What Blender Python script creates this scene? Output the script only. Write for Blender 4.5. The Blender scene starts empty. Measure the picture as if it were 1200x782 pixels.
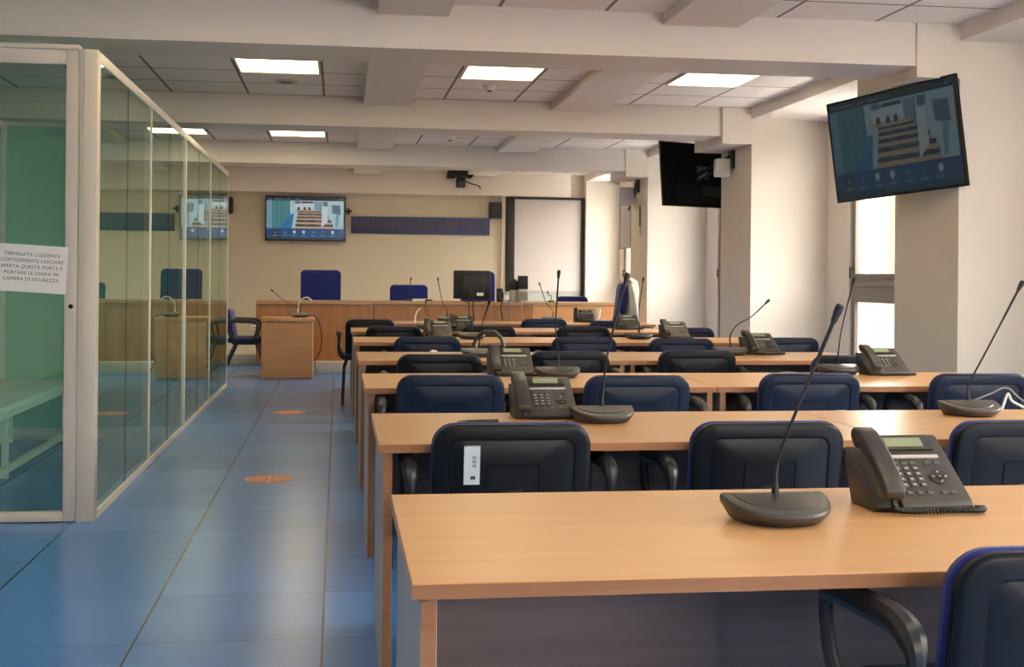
import bpy, bmesh, math, random
from mathutils import Matrix, Vector
random.seed(7)
PI = math.pi
D = bpy.data
COL = bpy.context.scene.collection
SC = bpy.context.scene

# ---------------------------------------------------------------- camera
EYE = 1.2
FPX, CX, CY = 1460.0, 600.0, 323.6          # lens in pixels of the 1200 x 782 frame
YAW = math.atan(204 / 1460.0)
ROLL = 0.009
cam_d = D.cameras.new('camera')
cam = D.objects.new('camera', cam_d)
COL.objects.link(cam)
SC.camera = cam
cam_d.sensor_width = 36
cam_d.lens = FPX / 1200 * 36
cam_d.shift_x = 0.0
cam_d.shift_y = -(391 - CY) / 1200
cam_d.clip_start = 0.05
cam_d.clip_end = 200
cam.matrix_world = (Matrix.Translation((0, 0, EYE)) @ Matrix.Rotation(-YAW, 4, 'Z')
                    @ Matrix.Rotation(PI / 2, 4, 'X') @ Matrix.Rotation(ROLL, 4, 'Z'))

SC.view_settings.view_transform = 'Standard'
SC.view_settings.look = 'None'
SC.view_settings.gamma = 1.0
SC.view_settings.use_curve_mapping = False
SC.view_settings.exposure = 2.1

# ---------------------------------------------------------------- light levels
SKY = 6.6          # daylight outside the windows
LAMP = 2.6         # ceiling panels
SCREEN = 0.205       # television pictures
w = D.worlds.new('sky'); SC.world = w
w.use_nodes = True
bg = w.node_tree.nodes['Background']
bg.inputs['Color'].default_value = (1.0, 0.925, 0.835, 1)
bg.inputs['Strength'].default_value = SKY


# ---------------------------------------------------------------- materials
def mat(name, col, rough=0.5, metal=0.0, coat=0.0, spec=0.5, noise=None, emit=None, sheen=0.0):
    m = D.materials.new(name); m.use_nodes = True
    nt = m.node_tree; b = nt.nodes['Principled BSDF']
    b.inputs['Base Color'].default_value = (*col, 1)
    b.inputs['Roughness'].default_value = rough
    b.inputs['Metallic'].default_value = metal
    b.inputs['Coat Weight'].default_value = coat
    b.inputs['Specular IOR Level'].default_value = spec
    b.inputs['Sheen Weight'].default_value = sheen
    if emit:
        b.inputs['Emission Color'].default_value = (*emit[0], 1)
        b.inputs['Emission Strength'].default_value = emit[1]
    if noise:
        amt, scale = noise[0], noise[1]
        tc = nt.nodes.new('ShaderNodeTexCoord'); mp = nt.nodes.new('ShaderNodeMapping')
        mp.inputs['Scale'].default_value = noise[2] if len(noise) > 2 else (1, 1, 1)
        n = nt.nodes.new('ShaderNodeTexNoise'); n.inputs['Scale'].default_value = scale
        n.inputs['Detail'].default_value = 4
        r = nt.nodes.new('ShaderNodeMapRange')
        r.inputs['From Min'].default_value = .3; r.inputs['From Max'].default_value = .7
        r.inputs['To Min'].default_value = 1 - amt; r.inputs['To Max'].default_value = 1 + amt
        mx = nt.nodes.new('ShaderNodeVectorMath'); mx.operation = 'SCALE'
        mx.inputs[0].default_value = col
        L = nt.links.new
        L(tc.outputs['Object'], mp.inputs['Vector']); L(mp.outputs['Vector'], n.inputs['Vector'])
        L(n.outputs['Fac'], r.inputs['Value']); L(r.outputs['Result'], mx.inputs['Scale'])
        L(mx.outputs['Vector'], b.inputs['Base Color'])
    return m


def lines_mask(nt, coord, positions, half):
    """1 where coord is within half of any of the positions"""
    out = None
    for p in positions:
        c = nt.nodes.new('ShaderNodeMath'); c.operation = 'COMPARE'
        c.inputs[1].default_value = p; c.inputs[2].default_value = half
        nt.links.new(coord, c.inputs[0])
        if out is None:
            out = c.outputs[0]
        else:
            a = nt.nodes.new('ShaderNodeMath'); a.operation = 'MAXIMUM'
            nt.links.new(out, a.inputs[0]); nt.links.new(c.outputs[0], a.inputs[1])
            out = a.outputs[0]
    return out


def period_mask(nt, coord, start, period, half):
    a = nt.nodes.new('ShaderNodeMath'); a.operation = 'SUBTRACT'; a.inputs[1].default_value = start - 100 * period
    nt.links.new(coord, a.inputs[0])
    m = nt.nodes.new('ShaderNodeMath'); m.operation = 'PINGPONG'; m.inputs[1].default_value = period / 2
    nt.links.new(a.outputs[0], m.inputs[0])
    l = nt.nodes.new('ShaderNodeMath'); l.operation = 'LESS_THAN'; l.inputs[1].default_value = half
    nt.links.new(m.outputs[0], l.inputs[0])
    return l.outputs[0]


def floor_mat():
    m = D.materials.new('blue_floor_tiles'); m.use_nodes = True
    nt = m.node_tree; b = nt.nodes['Principled BSDF']; L = nt.links.new
    tc = nt.nodes.new('ShaderNodeTexCoord'); sp = nt.nodes.new('ShaderNodeSeparateXYZ')
    L(tc.outputs['Object'], sp.inputs[0])
    n = nt.nodes.new('ShaderNodeTexNoise'); n.inputs['Scale'].default_value = .9; n.inputs['Detail'].default_value = 3
    L(tc.outputs['Object'], n.inputs['Vector'])
    cr = nt.nodes.new('ShaderNodeValToRGB')
    cr.color_ramp.elements[0].position = .3; cr.color_ramp.elements[0].color = (.078, .25, .64, 1)
    cr.color_ramp.elements[1].position = .72; cr.color_ramp.elements[1].color = (.095, .275, .68, 1)
    L(n.outputs['Fac'], cr.inputs['Fac'])
    # each tile a touch different
    vx = nt.nodes.new('ShaderNodeVectorMath'); vx.operation = 'SNAP'; vx.inputs[1].default_value = (.605, .605, 10)
    ad = nt.nodes.new('ShaderNodeVectorMath'); ad.operation = 'ADD'; ad.inputs[1].default_value = (60.54, 60.5 - 4.15, 0)
    L(tc.outputs['Object'], ad.inputs[0]); L(ad.outputs[0], vx.inputs[0])
    wn = nt.nodes.new('ShaderNodeTexWhiteNoise'); L(vx.outputs[0], wn.inputs['Vector'])
    mr = nt.nodes.new('ShaderNodeMapRange'); mr.inputs['To Min'].default_value = .9; mr.inputs['To Max'].default_value = 1.12
    L(wn.outputs['Value'], mr.inputs['Value'])
    sc = nt.nodes.new('ShaderNodeVectorMath'); sc.operation = 'SCALE'
    L(cr.outputs['Color'], sc.inputs[0]); L(mr.outputs['Result'], sc.inputs['Scale'])
    mx = period_mask(nt, sp.outputs['X'], -.04, .605, .0035)
    my = period_mask(nt, sp.outputs['Y'], 4.15, .605, .0025)
    sm = nt.nodes.new('ShaderNodeMath'); sm.operation = 'MULTIPLY'; sm.inputs[1].default_value = .45
    L(my, sm.inputs[0])
    mm = nt.nodes.new('ShaderNodeMath'); mm.operation = 'MAXIMUM'; L(mx, mm.inputs[0]); L(sm.outputs[0], mm.inputs[1])
    mix = nt.nodes.new('ShaderNodeMix'); mix.data_type = 'RGBA'
    L(mm.outputs[0], mix.inputs['Factor']); L(sc.outputs[0], mix.inputs['A'])
    mix.inputs['B'].default_value = (.010, .018, .035, 1)
    L(mix.outputs['Result'], b.inputs['Base Color'])
    n2 = nt.nodes.new('ShaderNodeTexNoise'); n2.inputs['Scale'].default_value = 2.5; n2.inputs['Detail'].default_value = 3
    L(tc.outputs['Object'], n2.inputs['Vector'])
    r2 = nt.nodes.new('ShaderNodeMapRange'); r2.inputs['To Min'].default_value = .205; r2.inputs['To Max'].default_value = .255
    L(n2.outputs['Fac'], r2.inputs['Value']); L(r2.outputs['Result'], b.inputs['Roughness'])
    b.inputs['Specular IOR Level'].default_value = .6
    return m


def ceiling_mat():
    m = D.materials.new('mineral_ceiling_tiles'); m.use_nodes = True
    nt = m.node_tree; b = nt.nodes['Principled BSDF']; L = nt.links.new
    tc = nt.nodes.new('ShaderNodeTexCoord'); sp = nt.nodes.new('ShaderNodeSeparateXYZ')
    L(tc.outputs['Object'], sp.inputs[0])
    mx = lines_mask(nt, sp.outputs['X'], [-2.83, -2.17, -1.5, -.82, -.14, .96, 1.62, 2.72, 3.37], .011)
    my = period_mask(nt, sp.outputs['Y'], 11.55, .643, .011)
    mm = nt.nodes.new('ShaderNodeMath'); mm.operation = 'MAXIMUM'; L(mx, mm.inputs[0]); L(my, mm.inputs[1])
    mix = nt.nodes.new('ShaderNodeMix'); mix.data_type = 'RGBA'
    L(mm.outputs[0], mix.inputs['Factor'])
    mix.inputs['A'].default_value = (.87, .80, .76, 1); mix.inputs['B'].default_value = (.24, .20, .18, 1)
    L(mix.outputs['Result'], b.inputs['Base Color'])
    b.inputs['Roughness'].default_value = .9
    return m


def wood_mat(name, c1, c2, scale=(1, 14, 14), rough=.32, coat=.0):
    m = D.materials.new(name); m.use_nodes = True
    nt = m.node_tree; b = nt.nodes['Principled BSDF']; L = nt.links.new
    tc = nt.nodes.new('ShaderNodeTexCoord'); mp = nt.nodes.new('ShaderNodeMapping')
    mp.inputs['Scale'].default_value = scale
    n = nt.nodes.new('ShaderNodeTexNoise'); n.inputs['Scale'].default_value = 1.6; n.inputs['Detail'].default_value = 7
    n.inputs['Distortion'].default_value = .35
    cr = nt.nodes.new('ShaderNodeValToRGB')
    cr.color_ramp.elements[0].position = .32; cr.color_ramp.elements[0].color = (*c1, 1)
    cr.color_ramp.elements[1].position = .68; cr.color_ramp.elements[1].color = (*c2, 1)
    L(tc.outputs['Object'], mp.inputs['Vector']); L(mp.outputs['Vector'], n.inputs['Vector'])
    L(n.outputs['Fac'], cr.inputs['Fac']); L(cr.outputs['Color'], b.inputs['Base Color'])
    b.inputs['Roughness'].default_value = rough
    b.inputs['Coat Weight'].default_value = coat
    return m


def glass_mat(name, tint, opal=0.0, opal_col=(.2, .4, .3)):
    """thin pane: see-through tint, mirror-like at glancing angles (both faces of the sheet counted)"""
    m = D.materials.new(name); m.use_nodes = True
    nt = m.node_tree; nt.nodes.clear(); L = nt.links.new
    out = nt.nodes.new('ShaderNodeOutputMaterial')
    tr = nt.nodes.new('ShaderNodeBsdfTransparent'); tr.inputs[0].default_value = (*tint, 1)
    gl = nt.nodes.new('ShaderNodeBsdfGlossy'); gl.inputs['Roughness'].default_value = 0.0
    gl.inputs['Color'].default_value = (.84, .97, .90, 1)
    fr = nt.nodes.new('ShaderNodeFresnel'); fr.inputs['IOR'].default_value = 1.62
    geo = nt.nodes.new('ShaderNodeNewGeometry')
    two = nt.nodes.new('ShaderNodeMath'); two.operation = 'MULTIPLY'; two.inputs[1].default_value = 2
    one = nt.nodes.new('ShaderNodeMath'); one.operation = 'ADD'; one.inputs[1].default_value = 1
    dv = nt.nodes.new('ShaderNodeMath'); dv.operation = 'DIVIDE'
    L(fr.outputs[0], two.inputs[0]); L(fr.outputs[0], one.inputs[0])
    L(two.outputs[0], dv.inputs[0]); L(one.outputs[0], dv.inputs[1])
    inv = nt.nodes.new('ShaderNodeMath'); inv.operation = 'SUBTRACT'; inv.inputs[0].default_value = 1
    L(geo.outputs['Backfacing'], inv.inputs[1])
    fac = nt.nodes.new('ShaderNodeMath'); fac.operation = 'MULTIPLY'
    L(dv.outputs[0], fac.inputs[0]); L(inv.outputs[0], fac.inputs[1])
    body = tr.outputs[0]
    if opal:
        df = nt.nodes.new('ShaderNodeBsdfDiffuse'); df.inputs[0].default_value = (*opal_col, 1)
        mo = nt.nodes.new('ShaderNodeMixShader'); mo.inputs[0].default_value = opal
        L(tr.outputs[0], mo.inputs[1]); L(df.outputs[0], mo.inputs[2]); body = mo.outputs[0]
    ms = nt.nodes.new('ShaderNodeMixShader')
    L(fac.outputs[0], ms.inputs[0]); L(body, ms.inputs[1]); L(gl.outputs[0], ms.inputs[2])
    L(ms.outputs[0], out.inputs['Surface'])
    return m


def frosted():
    m = D.materials.new('frosted_window_glass'); m.use_nodes = True
    nt = m.node_tree; nt.nodes.clear(); L = nt.links.new
    out = nt.nodes.new('ShaderNodeOutputMaterial'); t = nt.nodes.new('ShaderNodeBsdfTranslucent'); t.inputs[0].default_value = (.62, .60, .58, 1)
    tr = nt.nodes.new('ShaderNodeBsdfTransparent'); mx = nt.nodes.new('ShaderNodeMixShader'); mx.inputs[0].default_value = .85
    L(tr.outputs[0], mx.inputs[1]); L(t.outputs[0], mx.inputs[2]); L(mx.outputs[0], out.inputs[0])
    return m


M = {
    'wall': mat('cream_wall_paint', (.77, .70, .62), .75, noise=(.015, 3)),
    'beam': mat('off_white_beam_paint', (.78, .71, .65), .75),
    'backwall': mat('beige_wall_paint', (.64, .565, .465), .8),
    'dais': mat('pale_dais_linoleum', (.55, .51, .46), .4),
    'base': mat('pale_baseboard', (.62, .58, .52), .5),
    'floor': floor_mat(), 'ceiling': ceiling_mat(),
    'beech': wood_mat('beech_laminate', (.57, .305, .13), (.65, .37, .165), rough=.30),
    'edge': wood_mat('beech_edge_band', (.29, .12, .042), (.35, .155, .058), rough=.4),
    'panel_end': mat('grey_sheen_panel', (.42, .39, .37), .35),
    'dark_wood': wood_mat('dark_modesty_laminate', (.12, .082, .070), (.16, .11, .095), (1, 1, 16), rough=.45),
    'oak': wood_mat('orange_oak_veneer', (.34, .135, .042), (.42, .18, .062), (9, 9, 1), rough=.35),
    'oak_top': wood_mat('oak_worktop', (.42, .22, .10), (.50, .28, .14), rough=.35),
    'beech_desk': wood_mat('orange_beech_panel', (.62, .28, .105), (.68, .335, .135), (1, 1, 14), rough=.35),
    'alu': mat('cream_powder_coated_frame', (.62, .56, .47), .4),
    'alu_w': mat('white_powder_coated_frame', (.78, .74, .66), .35),
    'gasket': mat('dark_gasket', (.05, .07, .06), .6),
    'bench_w': mat('white_bench_laminate', (.68, .74, .68), .5),
    'glass': glass_mat('green_tinted_glass', (.74, .86, .80)),
    'front_glass': glass_mat('clear_green_glass', (.80, .91, .87)),
    'opal': glass_mat('opal_green_glass', (.45, .75, .6), .75, (.34, .70, .54)),
    'win_glass': glass_mat('window_glass', (.95, .97, .97)),
    'frost': frosted(),
    'winframe': mat('brown_grey_window_metal', (.22, .18, .155), .5),
    'black': mat('black_plastic', (.013, .013, .014), .42),
    'blacks': mat('black_soft_plastic', (.009, .009, .010), .5),
    'tvback': mat('matt_black_casing', (.006, .006, .007), .75, spec=.15),
    'gloss': mat('gloss_black_bezel', (.01, .01, .012), .25),
    'metal_b': mat('black_painted_steel', (.012, .012, .014), .35),
    'shell': mat('navy_black_chair_shell', (.005, .0065, .010), .40, spec=.25),
    'shell_n': mat('navy_chair_shell', (.008, .016, .040), .40, spec=.25),
    'fabric': mat('royal_blue_fabric', (.018, .028, .17), .9, noise=(.15, 120), sheen=.2),
    'seat_cloth': mat('dark_seat_fabric', (.010, .015, .075), .9, noise=(.15, 120), sheen=.1),
    'fabric2': mat('deep_blue_fabric', (.012, .022, .20), .9, noise=(.15, 90), sheen=.2),
    'phone': mat('charcoal_phone_plastic', (.048, .043, .039), .42, noise=(.05, 60)),
    'handset': mat('charcoal_handset_plastic', (.035, .031, .028), .38),
    'key': mat('grey_phone_keys', (.10, .095, .09), .3),
    'keyp': mat('key_legends', (.42, .41, .39), .4),
    'lcd': mat('green_grey_lcd', (.25, .29, .18), .3),
    'strip': mat('silver_label_strip', (.45, .43, .40), .35),
    'mic': mat('dark_grey_microphone_base', (.055, .052, .050), .4, noise=(.05, 80)),
    'micp': mat('black_microphone_inlay', (.03, .028, .027), .35),
    'white_p': mat('white_paper', (.82, .80, .77), .8),
    'ink': mat('printed_ink', (.05, .05, .06), .7),
    'sticker': mat('pale_blue_sticker', (.55, .60, .64), .5),
    'sign': mat('blue_sign_board', (.05, .065, .19), .55),
    'letter': mat('bronze_letters', (.13, .085, .065), .45),
    'screenw': mat('grey_white_projection_screen', (.60, .55, .54), .8),
    'palegrey': mat('pale_grey_panel', (.45, .47, .44), .5),
    'white': mat('white_plastic', (.78, .74, .70), .45),
    'greycase': mat('lilac_grey_casing', (.36, .33, .38), .5),
    'coat': mat('cream_cloth', (.72, .66, .55), .9),
    'cup': mat('cream_ceramic', (.78, .70, .60), .4),
    'grey': mat('grey_device_plastic', (.20, .19, .17), .5),
    'clear': mat('pale_grey_device', (.42, .41, .38), .3),
    'cable': mat('white_cable', (.75, .72, .68), .5),
    'decal': mat('orange_red_floor_decal', (.74, .17, .10), .45),
    'decal2': mat('pale_decal_marks', (.74, .52, .42), .45),
    'lamp': mat('lamp_diffuser', (.9, .88, .8), .5, emit=((1.0, .82, .48), LAMP)),
    'lampframe': mat('lamp_frame', (.6, .56, .5), .5),
    'facade': mat('cream_facade', (.13, .105, .075), .9),
    'facade2': mat('blue_grey_facade', (.055, .064, .072), .9),
    'ground': mat('pale_pavement', (.82, .78, .72), .9),
}


# ---------------------------------------------------------------- mesh builder
class MB:
    def __init__(self, xf=None):
        self.bm = bmesh.new(); self.xf = xf or Matrix.Identity(4); self.mi = 0

    def _merge(self, b2, smooth=False):
        for f in b2.faces:
            f.material_index = self.mi; f.smooth = smooth
        b2.transform(self.xf)
        me = D.meshes.new('tmp'); b2.to_mesh(me); b2.free()
        self.bm.from_mesh(me); D.meshes.remove(me)

    def box(self, x0, x1, y0, y1, z0, z1, bev=0.0, seg=2, smooth=False):
        b = bmesh.new()
        bmesh.ops.create_cube(b, size=1)
        for v in b.verts:
            v.co = Vector(((x0 + x1) / 2 + v.co.x * (x1 - x0), (y0 + y1) / 2 + v.co.y * (y1 - y0), (z0 + z1) / 2 + v.co.z * (z1 - z0)))
        if bev:
            bmesh.ops.bevel(b, geom=b.edges[:], offset=bev, segments=seg, profile=.5, affect='EDGES')
        self._merge(b, smooth)
        return self

    def prism(self, pts, h0, h1, fn, bev=0.0, seg=2, smooth=False):
        """polygon pts (a,b) extruded from h0 to h1; fn(a,b,h) -> xyz"""
        b = bmesh.new()
        n = len(pts)
        lo = [b.verts.new(fn(p[0], p[1], h0)) for p in pts]
        hi = [b.verts.new(fn(p[0], p[1], h1)) for p in pts]
        b.faces.new(lo[::-1]); b.faces.new(hi)
        for i in range(n):
            b.faces.new((lo[i], lo[(i + 1) % n], hi[(i + 1) % n], hi[i]))
        bmesh.ops.recalc_face_normals(b, faces=b.faces[:])
        if bev:
            bmesh.ops.bevel(b, geom=b.edges[:], offset=bev, segments=seg, profile=.5, affect='EDGES')
        self._merge(b, smooth)
        return self

    def rings(self, rings, cap0=True, cap1=True, closed=True, smooth=True):
        b = bmesh.new()
        R = [[b.verts.new(p) for p in r] for r in rings]
        for i in range(len(R) - 1):
            n = len(R[i])
            for j in range(n if closed else n - 1):
                k = (j + 1) % n
                b.faces.new((R[i][j], R[i][k], R[i + 1][k], R[i + 1][j]))
        if cap0: b.faces.new(R[0][::-1])
        if cap1: b.faces.new(R[-1])
        bmesh.ops.recalc_face_normals(b, faces=b.faces[:])
        self._merge(b, smooth)
        return self

    def tube(self, pts, r, n=8, rb=None, closed=False):
        """tube through pts; r may be a list; rb gives the second half-width (flat tube)"""
        P = [Vector(p) for p in pts]
        rr = r if isinstance(r, (list, tuple)) else [r] * len(P)
        up = None; rings = []
        for i, p in enumerate(P):
            t = (P[min(i + 1, len(P) - 1)] - P[max(i - 1, 0)]).normalized()
            if up is None:
                up = Vector((0, 0, 1)) if abs(t.z) < .9 else Vector((0, 1, 0))
            a = t.cross(up).normalized(); bvec = a.cross(t).normalized(); up = bvec
            q = rr[i]; q2 = q if rb is None else rb * (rr[i] / rr[0])
            rings.append([p + a * math.cos(2 * PI * k / n) * q + bvec * math.sin(2 * PI * k / n) * q2 for k in range(n)])
        return self.rings(rings)

    def cyl(self, c, r, h, axis='Z', n=20, r2=None):
        r2 = r if r2 is None else r2
        def P(q, s, a):
            u, v = q * math.cos(a), q * math.sin(a)
            if axis == 'Z': return (c[0] + u, c[1] + v, c[2] + s)
            if axis == 'Y': return (c[0] + u, c[1] + s, c[2] + v)
            return (c[0] + s, c[1] + u, c[2] + v)
        A = [2 * PI * k / n for k in range(n)]
        b = bmesh.new()
        lo = [b.verts.new(P(r, 0, a)) for a in A]; hi = [b.verts.new(P(r2, h, a)) for a in A]
        b.faces.new(lo[::-1]); b.faces.new(hi)
        for i in range(n): b.faces.new((lo[i], lo[(i + 1) % n], hi[(i + 1) % n], hi[i]))
        bmesh.ops.recalc_face_normals(b, faces=b.faces[:])
        self._merge(b, False)
        return self

    def quad(self, a, b_, c, d):
        b = bmesh.new(); b.faces.new([b.verts.new(p) for p in (a, b_, c, d)])
        self._merge(b)
        return self

    def poly(self, pts):
        b = bmesh.new(); b.faces.new([b.verts.new(p) for p in pts])
        self._merge(b)
        return self

    def build(self, name, m, parent=None, label=None):
        me = D.meshes.new(name); self.bm.to_mesh(me); self.bm.free()
        if len(me.polygons) < 20000: me.set_sharp_from_angle(angle=math.radians(34))
        for q in (m if isinstance(m, (list, tuple)) else [m]):
            me.materials.append(M[q] if isinstance(q, str) else q)
        o = D.objects.new(name, me); COL.objects.link(o)
        if parent: o.parent = parent
        if label: o['label'] = label
        return o


def smooth_path(pts, k=6):
    """Catmull-Rom through pts"""
    P = [Vector(p) for p in pts]; P = [P[0] * 2 - P[1]] + P + [P[-1] * 2 - P[-2]]
    out = []
    for i in range(1, len(P) - 2):
        for j in range(k):
            t = j / k
            out.append(.5 * ((2 * P[i]) + (P[i + 1] - P[i - 1]) * t + (2 * P[i - 1] - 5 * P[i] + 4 * P[i + 1] - P[i + 2]) * t * t
                             + (3 * P[i] - P[i - 1] - 3 * P[i + 1] + P[i + 2]) * t ** 3))
    out.append(P[-2])
    return out


def rrect(w2, h2, r, n=5):
    """rounded rectangle outline, half sizes w2,h2"""
    out = []
    for cx_, cy_, a0 in ((w2 - r, h2 - r, 0), (-w2 + r, h2 - r, 90), (-w2 + r, -h2 + r, 180), (w2 - r, -h2 + r, 270)):
        for k in range(n + 1):
            a = math.radians(a0 + 90 * k / n)
            out.append((cx_ + r * math.cos(a), cy_ + r * math.sin(a)))
    return out


def thing(name, label, cat, loc=(0, 0, 0), rz=0.0, group=None):
    o = D.objects.new(name, None); COL.objects.link(o)
    o.empty_display_size = .1
    o.location = loc; o.rotation_euler = (0, 0, rz)
    return tag(o, label, cat, group)


def tag(o, label, cat, group=None, kind=None):
    o['label'] = label; o['category'] = cat
    if group: o['group'] = group
    if kind: o['kind'] = kind
    return o


def struct(name, mb, m, label=None):
    o = mb.build(name, m); o['kind'] = 'structure'
    if label: o['label'] = label
    return o




def kids(o):
    return [c for c in COL.objects if c.parent == o]


def dup(o, parent=None):
    """copy of a thing with copies of its parts and sub-parts"""
    c = o.copy(); COL.objects.link(c)
    c.parent = parent
    for ch in kids(o): dup(ch, c)
    return c


def text_mesh(name, txt, size, m, parent, matrix, depth=.002, align='CENTER', spacing=1.0):
    cu = D.curves.new(name, 'FONT'); cu.body = txt; cu.size = size; cu.extrude = depth
    cu.align_x = align; cu.align_y = 'CENTER'; cu.space_character = spacing
    t = D.objects.new(name + '_t', cu); COL.objects.link(t)
    dg = bpy.context.evaluated_depsgraph_get()
    me = D.meshes.new_from_object(t.evaluated_get(dg))
    D.objects.remove(t); D.curves.remove(cu)
    me.name = name; me.materials.clear(); me.materials.append(M[m])
    me.transform(matrix)
    o = D.objects.new(name, me); COL.objects.link(o)
    if parent: o.parent = parent
    return o


# viewing ray of the photograph, used to read real positions off it
def ray(u, v):
    a = u - CX; b = -(v - CY)
    x = a * math.cos(ROLL) - b * math.sin(ROLL); y = a * math.sin(ROLL) + b * math.cos(ROLL)
    c, s = math.cos(YAW), math.sin(YAW)
    return (x * c + FPX * s, -x * s + FPX * c, y)


def on_y(u, v, y):
    d = ray(u, v); t = y / d[1]
    return Vector((d[0] * t, y, EYE + d[2] * t))


# ---------------------------------------------------------------- room dimensions
XL, XP, XB, XW = -3.3, 3.93, 3.64, 4.70      # left wall, pillar face, pillar head, window wall
YN, YB = -3.2, 19.8                           # wall behind the camera, far wall
ZC, ZB = 2.84, 2.565                          # ceiling, beam underside
PIL = [(3.45, 4.38), (7.5, 8.42), (11.55, 12.5), (15.6, 16.52)]

struct('floor', MB().box(XL - .1, 5.1, YN - .1, YB + .1, -.1, 0), 'floor')
struct('ceiling', MB().box(XL - .1, XP, YN - .1, YB + .1, ZC, ZC + .1), 'ceiling')
struct('ceiling_strip', MB().box(XP, 5.1, YN - .1, YB + .1, 2.73, ZC + .1), 'beam')
struct('wall_left', MB().box(XL - .15, XL, YN, YB, 0, ZC), 'wall')
WX0, WX1, WZ0, WZ1 = .9, 3.7, 1.65, 2.45  # unseen window opening, added to light the surfaces facing the camera
struct('wall_rear', MB().box(XL - .1, WX0, YN - .15, YN, 0, ZC).box(WX1, 5.1, YN - .15, YN, 0, ZC)
       .box(WX0, WX1, YN - .15, YN, 0, WZ0).box(WX0, WX1, YN - .15, YN, WZ1, ZC), 'wall')
rw = MB()
for x in (WX0 + .03, (WX0 + WX1) / 2, WX1 - .03):
    rw.box(x - .03, x + .03, YN - .10, YN - .04, WZ0, WZ1)
rw.box(WX0, WX1, YN - .10, YN - .04, WZ0, WZ0 + .05).box(WX0, WX1, YN - .10, YN - .04, WZ1 - .05, WZ1)
struct('window_7', rw, 'winframe')
struct('wall_far', MB().box(XL - .1, 5.1, YB, YB + .15, 0, ZC), 'backwall')
struct('baseboard_far', MB().box(XL, 2.58, YB - .02, YB, 0, .09), 'base')
# flat drops between the beams, running along the room
for i, (a, b) in enumerate([(.22, .65), (1.98, 2.46)]):
    struct('ceiling_drop', MB().box(a, b, YN, 19.5, ZC - .075, ZC - .001), 'beam')
for y0, y1, z in [(-.7, -.15, ZB), (3.45, 4.0, ZB), (7.52, 8.07, ZB), (11.58, 12.1, ZB), (15.62, 16.12, ZB), (19.5, 19.8, 2.47)]:
    struct('ceiling_beam', MB().box(XL, XB + .02, y0, y1, z, ZC - .001), 'beam')
struct('trim_screen', MB().box(2.585, 2.645, 19.74, YB, .14, 2.47), 'wall')

# right wall: pillars, heads, wall pieces and windows
for a, b in PIL:
    struct('wall_pillar', MB().box(XP, XW + .2, a, b, 0, 2.73), 'wall')
    struct('pillar_head', MB().box(XB, XP - .0005, a, b, 2.49, ZC - .002), 'wall')
struct('wall_pillar', MB().box(XP, XW + .2, 19.6, YB, 0, 2.73), 'wall')


def window_bay(idx, ya, yb, xw, post, light_cut=0.0):
    """wall bay from ya to yb; window from ya to post, plain wall from post to yb"""
    struct('wall_right', MB().box(xw, xw + .2, post, yb, 0, 2.73), 'wall')
    if light_cut:
        struct('wall_right', MB().box(xw, xw + .2, ya, ya + light_cut, 0, 2.73), 'wall')  # unseen wall piece added to cut the light from this window
        ya += light_cut
    struct('wall_right', MB().box(xw, xw + .2, ya, post, 0, .30), 'wall')
    struct('wall_right', MB().box(xw, xw + .2, ya, post, 2.60, 2.73), 'wall')
    f = MB()
    for a, b in ((post - .085, post), (ya, ya + .06)):
        f.box(xw + .02, xw + .10, a, b, .30, 2.60, .004)
    f.box(xw + .02, xw + .10, ya, post, 2.53, 2.60, .004).box(xw + .02, xw + .10, ya, post, .30, .36, .004)
    f.box(xw + .015, xw + .09, ya, post, .99, 1.13, .004).box(xw + .01, xw + .10, ya, post, 1.13, 1.20, .004)
    f.box(xw + .005, xw + .095, ya, post, 1.20, 1.25, .004)
    root = f.build('window_%d' % idx, 'winframe'); root['kind'] = 'structure'
    MB().box(xw + .05, xw + .056, ya + .06, post - .085, 1.25, 2.53).build('upper_pane', 'win_glass', root)
    MB().box(xw + .05, xw + .056, ya + .06, post - .085, .36, .99).build('lower_pane', 'frost', root)
    MB().cyl((xw - .01, post - .045, 1.30), .012, .03, 'X').cyl((xw - .012, post - .045, 1.21), .008, .1, 'Z').build('window_handle', 'black', root)
    return root


window_bay(6, -3.1, -.7, XW, -1.2)  # unseen window bay added for more light behind the camera
struct('wall_pillar', MB().box(XP, XW + .2, -.7, -.2, 0, 2.73), 'wall')
window_bay(1, -.2, 3.45, XW, 2.95)
window_bay(2, 4.38, 7.5, XW, 5.95)  # unseen window narrowed, the extra wall cuts light on the next pillar
window_bay(3, 8.42, 11.55, XW, 11.02, 1.2)
window_bay(4, 12.5, 15.6, XW, 15.08, 1.1)
window_bay(5, 16.52, 19.6, 4.48, 19.33, 1.3)
# outside
struct('ground_outside', MB().box(5.1, 30, -30, 70, -3.2, -3.0), 'ground')
fb = MB(); fb.box(12, 16, -20, 60, -3, 3.5)
struct('facade_outside', fb, 'facade2')
fb = MB()
for k in range(-3, 9):
    fb.box(11.8, 12.0, k * 6.2 + .8, k * 6.2 + 2.6, -3, 3.6)
struct('facade_pilasters', fb, 'facade')

# dais under the judges' bench
struct('floor_dais', MB().box(-.78, 3.9, 15.22, YB - .001, 0.001, .14, .004), 'dais')
struct('floor_dais', MB().box(XL + .01, -.782, 16.7, YB - .001, 0.001, .14, .004), 'dais')

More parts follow.
